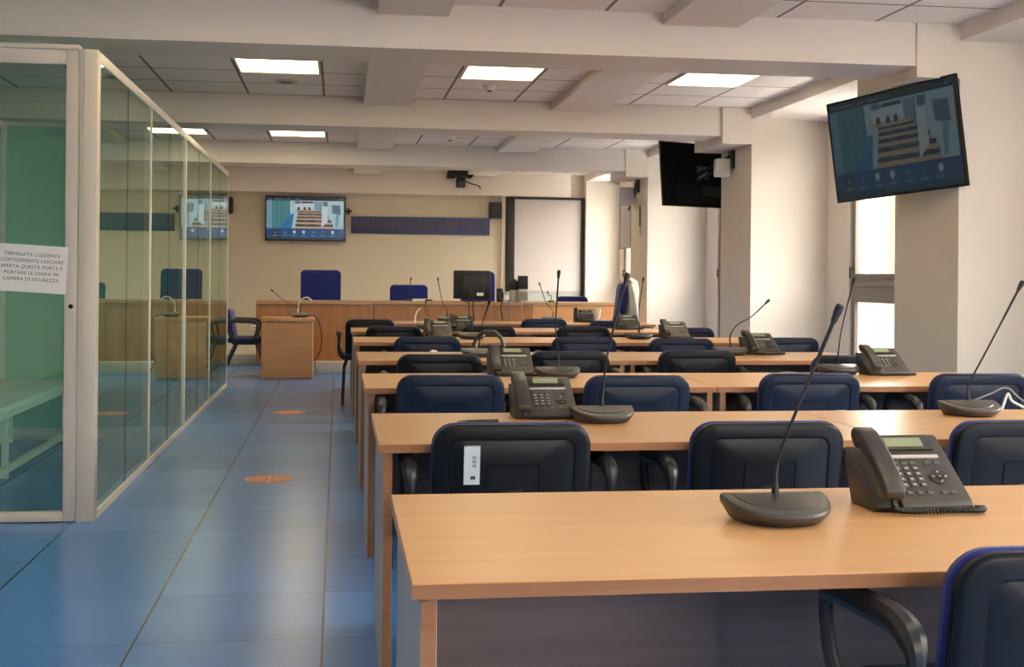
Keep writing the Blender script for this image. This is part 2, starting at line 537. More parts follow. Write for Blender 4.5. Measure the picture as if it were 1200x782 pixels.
# ---------------------------------------------------------------- ceiling lamps and detectors
def ceiling_lamp(x0, x1, y0, y1, label, group):
    t = thing('ceiling_light', label, 'ceiling light', ((x0 + x1) / 2, (y0 + y1) / 2, ZC), group=group)
    a, b = (x1 - x0) / 2, (y1 - y0) / 2
    f = MB().box(-a, a, -b, -b + .015, -.012, -.001).box(-a, a, b - .015, b, -.012, -.001)
    f.box(-a, -a + .015, -b + .015, b - .015, -.012, -.001).box(a - .015, a, -b + .015, b - .015, -.012, -.001)
    f.build('lamp_frame', 'lampframe', t)
    MB().box(-a + .015, a - .015, -b + .015, b - .015, -.010, -.002).build('lamp_diffuser', 'lamp', t)
    return t


G1 = 'recessed ceiling light panels'
ceiling_lamp(-.80, -.155, 9.63, 10.27, 'lit square ceiling panel left of centre, between the first two ceiling beams', G1)
ceiling_lamp(.98, 1.60, 9.63, 10.27, 'lit square ceiling panel in the middle, between the first two ceiling beams', G1)
ceiling_lamp(2.735, 3.355, 9.63, 10.27, 'lit square ceiling panel nearest the window pillars and hanging screens', G1)
ceiling_lamp(-.80, -.155, 14.32, 14.94, 'lit ceiling panel seen as a short bar past the second beam, left of centre', G1)
ceiling_lamp(-2.15, -1.515, 14.32, 14.94, 'lit ceiling panel at far left, seen over the top rail of the glass booth', G1)
ceiling_lamp(.98, 1.60, 13.68, 14.31, 'thin sliver of lit ceiling panel behind the second beam, near the far detector', G1)
for x0 in (-.80, .98, 2.735):
    ceiling_lamp(x0, x0 + .63, 17.3, 17.94, 'ceiling light panel over the judges bench, hidden behind the third beam', 'added light panels over the bench')  # hidden panels added to brighten the far end of the room
    for y0 in (5.7, 1.6):
        ceiling_lamp(x0, x0 + .63, y0, y0 + .64, 'lit ceiling panel above and behind the photographer', G1)


def detector(u, v, label, r=.055, h=.045):
    d = ray(u, v); t_ = (ZC - EYE) / d[2]
    t = thing('smoke_detector', label, 'smoke detector', (d[0] * t_, d[1] * t_, ZC), group='ceiling detectors')
    MB().cyl((0, 0, -.012), r * 1.15, .011, 'Z', 24).build('mounting_base', 'white', t)
    MB().cyl((0, 0, -h), r * .7, h - .012, 'Z', 24, r).build('sensor_head', 'white', t)
    MB().cyl((0, 0, -h - .012), r * .3, .012, 'Z', 16, r * .5).build('sensor_chamber', 'grey', t)


detector(574, 100, 'white round smoke detector behind the middle ceiling light panel')
detector(528, 160, 'white round smoke detector farther off, past the second ceiling beam')
vt = thing('ceiling_vent', 'small flat round ceiling disc behind the left ceiling light panel', 'ceiling vent', (-.45, 10.75, ZC))
MB().cyl((0, 0, -.012), .10, .011, 'Z', 24).build('disc_rim', 'lampframe', vt)
MB().cyl((0, 0, -.018), .06, .006, 'Z', 24).build('disc_centre', 'grey', vt)

# ---------------------------------------------------------------- glass booth on the left
GX, GY, GL, GE, GT = -1.15, 6.22, -2.36, 13.45, 2.27
booth = thing('glass_booth', 'long glass-walled booth with cream metal frame left of the blue aisle', 'glass booth', (GX, GY, 0))
def B(mb, name, m, label=None):
    mb.bm.transform(Matrix.Translation((-GX, -GY, 0)))
    return mb.build(name, m, booth, label)

B(MB().box(GX - .085, GX, GY - .02, GY + .06, 0, GT, .004).box(GX - .060, GX - .055, GY - .023, GY - .018, 0, GT), 'corner_post', 'alu')
B(MB().box(GX - .045, GX, GY + .06, GE, GT - .05, GT, .003), 'top_rail', 'alu_w')
B(MB().box(GX - .045, GX, GY + .06, GE, 0, .045, .003), 'bottom_rail', 'alu_w')
ys = [GY + .06, 7.97, 9.71, 11.62, GE]
for i, y in enumerate(ys[1:]):
    wd = .04 if i == 1 else .02; pr = .006 if i == 1 else 0
    B(MB().box(GX - .045, GX + pr, y - wd / 2, y + wd / 2, .045, GT - .05, .002), 'mullion', 'alu_w')
for i in range(4):
    a, b = ys[i] + .012, ys[i + 1] - .012
    mid = (a + b) / 2
    B(MB().box(GX - .014, GX - .006, a, mid - .003, .045, GT - .05), 'pane', 'glass')
    B(MB().box(GX - .014, GX - .006, mid + .003, b, .045, GT - .05), 'pane', 'glass')
    B(MB().box(GX - .015, GX - .005, mid - .003, mid + .003, .045, GT - .05), 'gasket', 'gasket')
# front: a framed glass door
DI = -1.297
dr = B(MB().box(DI, GX - .087, GY - .015, GY + .04, .004, GT - .004, .004)
       .box(GL, DI, GY - .015, GY + .04, GT - .075, GT - .004, .004)
       .box(GL, DI, GY - .015, GY + .04, .004, .05, .004)
       .box(GL, GL + .10, GY - .015, GY + .04, .05, GT - .075, .004), 'door_frame', 'alu')
o = MB().box(GL + .10, DI, GY + .008, GY + .016, .05, GT - .075); o.bm.transform(Matrix.Translation((-GX, -GY, 0)))
o.build('door_pane', 'front_glass', dr)
o = MB().cyl((-1.266, GY - .02, 1.035), .011, .008, 'Y', 16); o.bm.transform(Matrix.Translation((-GX, -GY, 0)))
o.build('lock', 'black', dr)
B(MB().box(GL - .05, GX - .087, GY - .02, GY + .05, GT - .003, GT + .02, .003), 'front_rail', 'alu')
# left side and cross wall
B(MB().box(GL - .05, GL, GY, GE, 0, .05).box(GL - .05, GL, GY, GE, GT - .05, GT), 'side_rail', 'alu_w')
for y in (GY + .03, 9.33, GE):
    B(MB().box(GL - .06, GL + .01, y - .04, y + .04, 0, GT, .003), 'side_post', 'alu_w')
B(MB().box(GL - .03, GL - .02, GY + .07, 9.29, .05, GT - .05), 'side_pane', 'front_glass')
B(MB().box(GL - .03, GL - .02, 9.37, GE - .04, .05, GT - .05), 'side_pane', 'glass')
B(MB().box(GL + .01, GX - .05, 9.31, 9.33, .08, GT - .02), 'cross_panel', 'opal', 'opaque green glass panel across the booth')
B(MB().box(GL + .01, GX - .05, 9.29, 9.35, 0, .08), 'cross_rail', 'alu_w')
B(MB().box(GL + .01, GX - .05, 9.29, 9.35, GT - .03, GT), 'cross_rail', 'alu_w')
B(MB().box(GL, GX - .046, GE - .03, GE - .02, .05, GT - .05), 'end_pane', 'glass')
B(MB().box(GL, GX - .046, GE - .045, GE - .005, GT - .05, GT).box(GL, GX - .046, GE - .045, GE - .005, 0, .05), 'end_rail', 'alu_w')

bn = thing('bench', 'white topped bench with open metal frame inside the glass booth', 'bench', (-2.1, 7.8, 0))
MB().box(-.22, .26, -1.3, 1.42, .40, .44, .004).build('seat', 'bench_w', bn)
MB().box(-.20, .24, -1.3, 1.42, .36, .399, .003).build('apron', 'bench_w', bn)
for sx in (-.17, .20):
    for sy in (-1.2, -.25, 1.34):
        MB().box(sx - .018, sx + .018, sy - .018, sy + .018, .0, .36).build('leg', 'bench_w', bn)
MB().box(.184, .216, -1.18, 1.32, .03, .07).box(-.186, -.154, -1.18, 1.32, .03, .07).build('stretcher', 'bench_w', bn)

# printed notice on the booth door
nt_ = thing('paper_notice', 'white printed paper notice taped slightly askew to the glass booth door', 'notice',
            tuple(on_y(37, 315, GY - .017)), 0)
nt_.rotation_euler = (0, -.0, 0)
rot = Matrix.Rotation(math.radians(3.2), 4, 'Y')
MB(rot).box(-.165, .163, -.0012, 0, -.113, .113).build('sheet', 'white_p', nt_)
for i, s in enumerate(["TERMINATA L'UDIENZA", 'CORTESEMENTE LASCIARE', 'APERTA QUESTA PORTA E', 'PORTARE LE CHIAVI IN', 'CAMERA DI SICUREZZA']):
    mtx = rot @ Matrix.Translation((.0, -.0016, .066 - i * .0295)) @ Matrix.Rotation(PI / 2, 4, 'X')
    text_mesh('text_line', s, .0225, 'ink', nt_, mtx, .0002, spacing=1.08)

# ---------------------------------------------------------------- tables
ROWS = [(1.936, 2.731), (3.54, 4.335), (5.30, 6.095), (7.0, 7.795), (8.90, 9.69), (10.60, 11.41), (12.30, 13.10)]
X0, X1, X2 = .118, 1.66, 3.205
TT = .72


def make_table():
    t = thing('conference_table', '', 'table')
    L_, Dp = X1 - X0 - .004, .795
    MB().box(0, L_, 0, Dp, TT - .025, TT, .0015, 1).build('tabletop', ['beech'], t)
    MB().box(-.0005, L_ + .0005, -.0012, 0.0002, TT - .0245, TT - .0015).build('edge_band', 'edge', t)
    for x, y in ((.015, 'l'), (L_ - .041, 'r')):
        MB().box(x, x + .026, .02, Dp - .02, 0, TT - .0252, .001, 1).build('leg', 'panel_end', t)
        l = kids(t)[-1]
        MB().box(x + .001, x + .025, .0185, .0205, 0, TT - .026).build('edge_band', 'edge', l)
    MB().box(.042, L_ - .042, Dp - .16, Dp - .14, .33, TT - .0252, .001, 1).build('modesty_panel', 'dark_wood', t)
    return t


tab0 = make_table(); used = False
ROWN = ['nearest row', 'second row from the camera', 'third row from the camera', 'fourth row from the camera', 'fifth row from the camera',
        'sixth row from the camera', 'farthest row before the judges bench']
for i, (ya, yb) in enumerate(ROWS):
    for j, xx in enumerate((X0, X1)):
        if i == 0 and j == 1: continue
        t = tab0 if not used else dup(tab0)
        used = True
        t.location = (xx, ya, 0)
        t['group'] = 'beech tables in rows'
        side = 'aisle-side' if j == 0 else 'window-side'
        t['label'] = 'light beech table, %s half of the %s' % (side, ROWN[i])
        if i == 0: t['label'] = 'large light beech table in the foreground, its corner cut off by the frame'

# ---------------------------------------------------------------- chairs
def make_chair(shell='shell'):
    """visitor chair, sitter looks along +y, origin on the floor under the back's top edge"""
    t = thing('visitor_chair', '', 'chair')
    lean = math.radians(9)
    ztop, zbot, hw = .785, .43, .225
    hh = (ztop - zbot) / 2; zc = (ztop + zbot) / 2

    def place(px, pz, d):
        # d: distance behind (negative y) the back's mid surface; bent round the sitter, leaning back
        y = .26 * px * px * 4 * .25 - d
        yy = y + (ztop - (zc + pz)) * math.tan(lean) + .02
        return (px, yy, zc + pz)

    def ring(sw, sh, r, d):
        return [place(x, z, d) for x, z in rrect(sw, sh, r, 6)]
    R = [ring(hw - .004, hh - .004, .062, -.012), ring(hw, hh, .065, -.002), ring(hw - .001, hh - .001, .064, .008), ring(hw - .006, hh - .006, .060, .013),
         ring(hw - .014, hh - .012, .054, .0155), ring(hw - .046, hh - .040, .034, .0165), ring(hw - .049, hh - .043, .032, .0125), ring(hw - .052, hh - .046, .031, .0122),
         ring(hw - .055, hh - .049, .030, .0140), ring(.078, .064, .010, .0150), ring(.0765, .0625, .010, .0120), ring(.0735, .0595, .009, .0120),
         ring(.072, .058, .009, .0155), ring(.02, .015, .004, .0160)]
    MB().rings(R).build('back_shell', shell, t)
    C = [ring(hw - .004, hh - .004, .062, -.0125), ring(hw + .002, hh + .002, .066, -.018), ring(hw + .001, hh + .001, .065, -.032),
         ring(hw - .015, hh - .015, .06, -.046), ring(hw - .08, hh - .06, .04, -.055)]
    MB().rings(C).build('backrest', 'fabric', t)
    # seat
    def sring(a, b, r, z):
        return [(x, .27 + y, z) for x, y in rrect(a, b, r, 6)]
    MB().rings([sring(.215, .205, .06, .405), sring(.235, .225, .07, .41), sring(.235, .225, .07, .418)]).build('seat_pan', 'blacks', t)
    MB().rings([sring(.232, .222, .07, .4185), sring(.24, .23, .075, .43), sring(.238, .228, .075, .455), sring(.215, .205, .06, .472), sring(.12, .12, .05, .476)]).build('seat', 'seat_cloth', t)
    # back bracket
    MB().tube(smooth_path([(0, .12, .40), (0, .05, .405), (0, .015, .43), (0, .032, .52), (0, .028, .60)]), .028, 8, .008).build('back_bracket', 'metal_b', t)
    # legs: splayed oval tubes
    for sx in (-1, 1):
        x = sx * .235
        MB().tube([(x * .9, .13, .40), (x, .10, .33), (x * 1.06, -.045, .0)], .016, 8, .010).build('leg', 'metal_b', t)
        MB().tube([(x * .9, .36, .40), (x, .40, .33), (x * 1.06, .52, .0)], .016, 8, .010).build('leg', 'metal_b', t)
        MB().tube([(x * .9, .10, .40), (x * .92, .25, .398), (x * .9, .42, .40)], .014, 8, .010).build('side_rail', 'metal_b', t)
        xa = sx * .285
        arm = smooth_path([(x, .14, .41), (xa, .10, .47), (xa, .045, .60), (xa, .055, .645), (xa, .11, .662), (xa, .20, .660), (xa, .32, .655), (xa, .375, .635), (xa, .38, .58), (xa * .97, .36, .50), (x, .33, .41)], 5)
        n = len(arm)
        rr = [(.024 if 12 < k < n - 16 else .013) for k in range(n)]
        rr = [sum(rr[max(0, k - 2):k + 3]) / len(rr[max(0, k - 2):k + 3]) for k in range(n)]
        MB().tube(arm, rr, 10, .013 if False else rr[0]).build('armrest', 'black', t)
    return t


ch_black = make_chair('shell')
ch_navy = make_chair('shell_n')


# keep pristine templates untouched until all chairs are placed: stickers are added to copies only
TPL_B, TPL_N = ch_black, ch_navy
GC = 'armchairs along the table rows'
chairs = [
    (.490, 3.435, 'black-backed chair at the second row, left one, with a pale label on its back', 'b', [(-.115, .67, .045, .11)]),
    (1.235, 3.42, 'black-backed chair at the second row, partly behind the big foreground microphone', 'b', None),
    (2.02, 3.40, 'black-backed chair at the second row cut off by the right edge of the photo', 'b', None),
    (.470, 5.13, 'navy-backed chair at the third row, nearest the aisle, small white tag low on its back', 'n', [(.10, .565, .05, .035)]),
    (1.255, 5.08, 'navy-backed chair at the third row, just right of the second-row microphone', 'n', None),
    (2.05, 5.17, 'navy-backed chair at the third row, above the foreground telephone, white tag low on its back', 'n', [(.135, .60, .05, .05)]),
    (2.82, 5.13, 'navy-backed chair at the third row, rightmost, with a pale cable looped over it', 'n', [(.10, .585, .04, .04)]),
    (.535, 6.50, 'dark chair at the fourth row, nearest the aisle', 'b', None),
    (1.275, 6.75, 'dark chair at the fourth row, right of the grey telephone and microphone pair', 'b', None),
    (2.04, 6.86, 'dark chair at the fourth row below the small telephone near the window pillar', 'b', None),
    (2.77, 6.40, 'dark chair mostly hidden behind the telephone of the third row at the window side', 'b', None),
    (.60, 8.33, 'dark blue chair at the fifth row, nearest the aisle', 'n', None),
    (1.68, 8.36, 'dark blue chair at the fifth row, in the middle behind a slanting microphone stem', 'n', None),
    (2.325, 8.20, 'dark blue chair at the fifth row, peeking over the chair in front of it', 'n', None),
    (3.12, 8.32, 'small dark blue chair at the far right end of the fifth row, by the pillar', 'n', None),
    (.45, 10.05, 'dark chair at the sixth row, nearest the aisle', 'b', None),
    (1.24, 10.20, 'dark chair at the sixth row, mostly behind a raised telephone handset', 'b', None),
    (2.03, 10.15, 'dark chair at the sixth row, below the cream cup', 'b', None),
    (2.87, 9.95, 'dark blue chair at the sixth row, its top showing beside the telephone near the window', 'n', None),
    (.30, 11.60, 'black chair at the farthest row sticking out into the aisle, arm and legs visible', 'b', None),
    (1.99, 11.90, 'dark blue chair at the farthest row, in the middle', 'n', None),
    (2.57, 11.45, 'dark blue chair at the farthest row, right, in front of the coat', 'n', None),
    (1.165, 1.76, 'blue upholstered black armchair in the bottom right corner, pushed up to the foreground table', 'b', None),
]
for x, y, lab, k, st in chairs:
    src = TPL_B if k == 'b' else TPL_N
    c = dup(src)
    c.location = (x, y, 0); c.rotation_euler = (0, 0, random.uniform(-.02, .02))
    c['label'] = lab; c['group'] = GC; c['category'] = 'chair'
    if st:
        for (sx, sz, w_, h_) in st:
            yy = .26 * sx * sx - .019 + (.785 - sz) * math.tan(math.radians(9)) + .02
            th = math.radians(9)
            T_ = Matrix.Translation((sx, yy, sz)) @ Matrix.Rotation(th, 4, 'X')
            s = MB(T_).box(-w_ / 2, w_ / 2, -.003, .012, -h_ / 2, h_ / 2).build('sticker', 'sticker', c, 'pale rectangular sticker')
            if h_ > .06:
                mb = MB(T_)
                for q in range(9): mb.box(.001 + (q % 3) * .004, .003 + (q % 3) * .004, -.0036, -.0030, -.005 + (q // 3) * .012, .004 + (q // 3) * .012)
                mb.box(-.004, .010, -.0036, -.0030, -.040, -.030)
                mb.build('sticker_print', 'ink', s)
# side chair by the small desk
c = dup(TPL_B); c.location = (-1.285, 14.715, 0); c.rotation_euler = (0, 0, -PI / 2)
c['label'] = 'blue and black armchair in profile, left of the small witness desk'; c['group'] = 'chairs at the far end'
for tpl in (TPL_B, TPL_N):
    for ch in kids(tpl): D.objects.remove(ch)
    D.objects.remove(tpl)


# ---------------------------------------------------------------- telephones
def make_phone():
    t = thing('desk_telephone', '', 'telephone')
    prof = [(-.095, .0), (-.098, .018), (-.090, .026), (.075, .142), (.092, .142), (.092, .12), (.045, 0.0)]
    MB().prism(prof, -.055, .105, lambda a, b, h: (h, a, b), .004).build('body', 'phone', t)
    MB().prism([(-.070, 0), (-.085, .012), (-.075, .022), (.070, .118), (.085, .118), (.088, .1), (.045, 0)], -.108, -.054, lambda a, b, h: (h, a, b), .004).build('cradle', 'phone', t)
    d = Vector((0, .165, .116)).normalized(); nrm = Vector((0, -d.z, d.y)); o = Vector((0, -.090, .026))
    Mx = Matrix(((1, d.x, nrm.x, o.x), (0, d.y, nrm.y, o.y), (0, d.z, nrm.z, o.z), (0, 0, 0, 1)))
    MB(Mx).box(-.042, .080, .152, .198, -.003, .006, .002).build('display_bezel', 'handset', t)
    lc = kids(t)[-1]
    MB(Mx).box(-.028, .058, .160, .188, .0055, .0068).build('display', 'lcd', lc)
    MB(Mx).box(-.044, .082, .128, .138, -.001, .0025, .001).build('label_strip', 'strip', t)
    kp = MB(Mx)
    for r in range(4):
        for c_ in range(3):
            kp.box(-.036 + c_ * .021, -.022 + c_ * .021, .040 + r * .0165, .050 + r * .0165, -.001, .004, .001, 1)
    k_ = kp.build('number_keys', 'key', t)
    kp = MB(Mx)
    for r in range(4):
        for c_ in range(3):
            kp.box(-.032 + c_ * .021, -.026 + c_ * .021, .043 + r * .0165, .047 + r * .0165, .0038, .0044)
    kp.build('key_numerals', 'keyp', k_)
    kp = MB(Mx)
    for c_ in range(3): kp.box(-.036 + c_ * .021, -.021 + c_ * .021, .108, .117, -.001, .0035, .001, 1)
    for c_ in range(2): kp.box(.040 + c_ * .022, .054 + c_ * .022, .108, .117, -.001, .0035, .001, 1)
    for c_ in range(3): kp.box(-.034 + c_ * .023, -.022 + c_ * .023, .018, .026, -.001, .0035, .001, 1)
    for c_ in range(2): kp.box(.044 + c_ * .021, .057 + c_ * .021, .018, .026, -.001, .0035, .001, 1)
    for c_ in range(4): kp.box(-.038 + c_ * .030, -.030 + c_ * .030, .121, .124, -.001, .0015)
    kp.build('function_keys', 'key', t)
    kp = MB(Mx).cyl((.058, .068, -.001), .021, .0035, 'Z', 24).cyl((.058, .068, .002), .007, .003, 'Z', 16)
    nv = kp.build('navigation_pad', 'handset', t)
    kp = MB(Mx)
    for a, b in ((.014, 0), (-.014, 0), (0, .014), (0, -.014), (0, 0)):
        kp.box(.058 + a - .002, .058 + a + .002, .068 + b - .0015, .068 + b + .0015, .002, .0055)
    kp.build('arrow_marks', 'keyp', nv)
    # handset: arched bar in the cradle
    top = [(-.018, .030), (-.012, .044), (.02, .052), (.07, .056), (.12, .056), (.165, .050), (.19, .040), (.196, .026)]
    bot = [(.19, .012), (.165, .006), (.150, .010), (.14, .022), (.10, .028), (.06, .028), (.03, .022), (.022, .010), (.010, .006), (-.012, .012)]
    MB(Mx).prism(top + bot, -.106, -.060, lambda a, b, h: (h, a, b), .006, 3, True).build('handset', 'handset', t)
    # coiled cord: leaves the handset, runs along the front edge and back
    path = smooth_path([(-.082, -.108, .03), (-.078, -.118, .014), (-.03, -.122, .010), (.05, -.118, .010), (.105, -.118, .010), (.122, -.105, .010), (.105, -.10, .010)], 14)
    cp = []
    n = len(path) * 4
    for i in range(n):
        f = i / (n - 1) * (len(path) - 1); k = min(int(f), len(path) - 2); q = path[k].lerp(path[k + 1], f - k)
        tg = (path[k + 1] - path[k]).normalized(); a = tg.cross(Vector((0, 0, 1)))
        a = a.normalized() if a.length > .01 else Vector((1, 0, 0)); b = tg.cross(a)
        an = i * 2 * PI / 5.0
        cp.append(q + a * math.cos(an) * .0055 + b * math.sin(an) * .0055)
    MB().tube(cp, .0019, 5).build('coiled_cord', 'blacks', t)
    return t


def on_table(u, v, row, dy=0.0, margin=(.10, .10)):
    d = ray(u, v); t_ = (TT - EYE) / d[2]
    x, y = d[0] * t_, d[1] * t_ + dy
    a, b = ROWS[row]
    y = max(a + margin[0], min(b - margin[1], y))
    # keep the same bearing when pushed nearer or farther
    x = d[0] / d[1] * y
    return x, y


ph0 = make_phone()
GP = 'grey desk telephones on the tables'
phones = [
    (1062, 592, 0, .0, 'large charcoal desk telephone on the foreground table with green-grey display and coiled cord'),
    (636, 486, 1, .0, 'desk telephone on the second row, standing behind the labelled chair'),
    (598, 435, 2, .0, 'desk telephone on the third row, just above and behind the one on the second row'),
    (513, 395, 4, .0, 'desk telephone on the fifth row, leftmost of the pair near the aisle end'),
    (541, 388, 5, .0, 'desk telephone on the sixth row, right behind the leftmost telephone'),
    (684, 376, 6, -.15, 'small pale-looking telephone on the farthest row, beside the cream cup'),
    (735, 386, 5, .0, 'desk telephone on the sixth row by the far window pillar, below the coat'),
    (790, 396, 4, .0, 'desk telephone on the fifth row at the window side, left of the second pillar'),
    (890, 415, 3, .08, 'desk telephone on the fourth row at the window side, next to a bent microphone'),
    (1034, 438, 2, .05, 'desk telephone on the third row in front of the bright window'),
]
first = True
for u, v, row, rz, lab in phones:
    p = ph0 if first else dup(ph0); first = False
    x, y = on_table(u, v, row, .0, (.145, .12))
    p.location = (x, y, TT); p.rotation_euler = (0, 0, rz)
    p['label'] = lab; p['group'] = GP
    p.scale = (1, 1, .9) if row else (.97, 1, .97)
# a stray handset arched on the fourth row
hs = thing('telephone_handset', 'loose dark handset arched on the fourth row behind the third-row telephone', 'handset', (.925, 7.62, TT), -.35)
hs.scale = (.95, 1, 1.65)
top = [(-.105, .0), (-.110, .03), (-.09, .062), (-.04, .088), (.04, .088), (.09, .062), (.110, .03), (.105, .0)]
bot = [(.072, .0), (.072, .018), (.085, .036), (.078, .054), (.035, .072), (-.035, .072), (-.078, .054), (-.085, .036), (-.072, .018), (-.072, .0)]
MB().prism(top + bot, -.024, .024, lambda a, b, h: (a, h, b), .006, 3, True).build('grip', 'handset', hs)

# ---------------------------------------------------------------- conference microphones
def d_outline(wd, dp, n=22):
    """straight rear edge and a bowed front; y from -dp to 0"""
    pts = []
    for k in range(0, n + 1):
        a = PI * k / n
        c, q = math.cos(a), math.sin(a)
        pts.append((wd * (1 if c >= 0 else -1) * abs(c) ** .80, -dp * q ** .95))
    m = 6
    for k in range(1, m): pts.append((-wd + 2 * wd * k / m, 0.0))
    return pts


def make_micbase():
    t = thing('conference_microphone', '', 'microphone')
    def ring(w_, d_, z0, z1, oy=0.0):
        # z0 at rear, z1 at front
        return [(x, y + oy, z0 + (z1 - z0) * (-y / .125)) for x, y in d_outline(w_, d_)]
    R = [ring(.082, .098, 0, 0, -.012), ring(.090, .110, .004, .004, -.008), ring(.107, .136, .034, .017), ring(.108, .140, .043, .024), ring(.106, .137, .048, .029)]
    MB().rings(R, smooth=True).build('base', 'mic', t)
    MB().rings([ring(.1055, .1365, .0480, .0290), ring(.102, .131, .0495, .0310), ring(.088, .108, .0490, .0300, -.002)], True, True).build('rim', 'mic', t)
    MB().rings([ring(.086, .106, .0478, .0292, -.002), ring(.084, .102, .0500, .0330, -.003), ring(.03, .04, .0515, .038, -.02)], True, True).build('speaker_panel', 'micp', t)
    Tt = Matrix.Rotation(math.radians(8.5), 4, 'X')
    MB().box(-.004, .004, -.100, -.088, .033, .0378, .001).box(.012, .030, -.101, -.095, .033, .0364, .001).cyl((-.045, -.075, .033), .003, .005).build('buttons', 'key', t)
    MB().cyl((0, -.022, .045), .0085, .022, 'Z', 16, .0065).build('stem_socket', 'blacks', t)
    return t


mc0 = make_micbase()
GM = 'gooseneck microphones on the tables'
mics = [
    (916, 618, 0, (984, 360), 'big gooseneck microphone on the foreground table, beside the large telephone', 0, 0),
    (708, 497, 1, (735, 322), 'gooseneck microphone on the second row, beside the telephone behind the labelled chair', 0, 0),
    (1141, 489, 1, (1198, 331), 'gooseneck microphone on the second row at far right, leaning right against the pillar', 0, 0),
    (655, 444, 2, (655, 318), 'gooseneck microphone with upright stem on the third row, tip against the white screen', 0, 0),
    (985, 440, 2, (1001, 326), 'gooseneck microphone on the third row whose stem rises in front of the window frame', 0, 0),
    (562, 419, 3, (574, 352), 'short-looking gooseneck microphone on the fourth row, behind the aisle-side chairs', 0, 0),
    (858, 417, 3, (901, 352), 'gooseneck microphone on the fourth row, stem bent sharply right toward the pillar', 1, 0),
    (553, 398, 4, (550, 340), 'low gooseneck microphone on the fifth row in front of the judges bench monitor', 0, 0),
    (750, 398, 4, (754, 326), 'gooseneck microphone on the fifth row at the window side, in front of the third pillar', 0, 0),
    (502, 386, 5, (499, 352), 'gooseneck microphone on the sixth row with a pale tip, left of the middle', 0, 0),
    (524, 377, 6, (513, 326), 'thin gooseneck microphone on the farthest row, upright, left part', 0, 0),
    (648, 377, 6, (632, 332), 'thin gooseneck microphone on the farthest row, leaning left before the white screen', 0, 0),
]


def add_stem(t, x, y, z, tip, bend, ydir=-.05, base=(0, -.022, .062)):
    root = Vector((x + base[0], y + base[1], z + base[2]))
    T_ = on_y(tip[0], tip[1], y - .03 + ydir)
    if bend: pts = [root, root + Vector((.0, 0, .06)), root + (T_ - root) * .33 + Vector((-.035, 0, .035)), root + (T_ - root) * .6 + Vector((-.012, 0, .01)), T_]
    else: pts = [root, root + Vector((.004, 0, .05)), root + (T_ - root) * .4 + Vector((-.012, 0, .004)), T_]
    loc = Vector((x, y, z))
    path = [p - loc for p in smooth_path(pts, 7)]
    n = len(path)
    MB().tube(path, [.0048 if k < n * .3 else (.0034 if k < n * .8 else .0042) for k in range(n)], 8).build('gooseneck', 'blacks', t)
    dr_ = (path[-1] - path[-3]).normalized(); e = path[-1]
    MB().tube([e - dr_ * .035, e - dr_ * .028, e - dr_ * .022, e - dr_ * .012, e + dr_ * .002, e + dr_ * .006], [.0045, .0068, .0068, .0088, .0088, .005], 10).build('microphone_head', 'black', t)


first = True
MP = []
for u, v, row, tip, lab, bend, _ in mics:
    d = ray(u, v); t_ = (TT - EYE) / d[2]; y = d[1] * t_ + .105
    a, b = ROWS[row]; y = max(a + .17, min(b - .02, y)); x = d[0] / d[1] * (y - .06)
    MP.append((x, y))
for (u, v, row, tip, lab, bend, _), (x, y) in zip(mics, MP):
    m_ = dup(mc0)
    m_.location = (x, y, TT); m_.scale = (1, 1, 1); m_['label'] = lab; m_['group'] = GM
    add_stem(m_, x, y, TT, tip, bend)

# ---------------------------------------------------------------- witness desk in front of the dais
dk = thing('witness_desk', 'small boxy beech desk at the end of the aisle, left of the table rows', 'desk', (-.57, 14.41, 0))
MB().box(-.30, .30, 0, .55, .655, .70, .003).build('desktop', 'beech_desk', dk)
MB().box(-.285, .285, .012, .032, .012, .654, .001, 1).build('front_panel', 'beech_desk', dk)
MB().box(.0, .269, .51, .53, .0, .654, .001, 1).build('rear_panel', 'beech_desk', dk)
MB().box(.270, .290, .034, .53, .0, .654, .001, 1).build('side_panel', 'beech_desk', dk)
MB().box(-.22, .12, .004, .0115, .645, .654).build('shadow_strip', 'dark_wood', dk)  # dark strip standing in for the shade under the desktop
wm = dup(mc0); wm.location = (-.43, 14.66, .70); wm['label'] = 'gooseneck microphone on the small witness desk, stem leaning left'; wm['group'] = GM
add_stem(wm, -.43, 14.66, .70, (318, 340), 0)
for ch in kids(mc0): D.objects.remove(ch)
D.objects.remove(mc0)
ar = thing('desk_lamp', 'thin white curved lamp arm on the small witness desk', 'lamp', (-.46, 14.75, .70))
pts = [on_y(347, 366, 14.75), on_y(350, 356, 14.75), on_y(355, 350, 14.75), on_y(361, 349, 14.75), on_y(366, 353, 14.75)]
loc = Vector(ar.location)
MB().tube([p - loc for p in smooth_path([Vector((-.46, 14.75, .705))] + pts[1:], 6)], .009, 8).build('lamp_arm', 'cable', ar)
MB().cyl((0, 0, 0.0005), .05, .012, 'Z', 20).build('lamp_foot', 'white', ar)
cb = thing('power_cable', 'black cable hanging down the right side of the small witness desk', 'cable', (-.25, 14.6, 0))
loc = Vector(cb.location)
MB().tube([p - loc for p in smooth_path([Vector((-.38, 14.70, .708)), Vector((-.275, 14.7, .712)), on_y(374, 378, 14.62), on_y(377, 396, 14.62), on_y(375, 412, 14.62), on_y(369, 424, 14.6), on_y(371, 436, 14.4)], 6)], .006, 6).build('cord', 'blacks', cb)

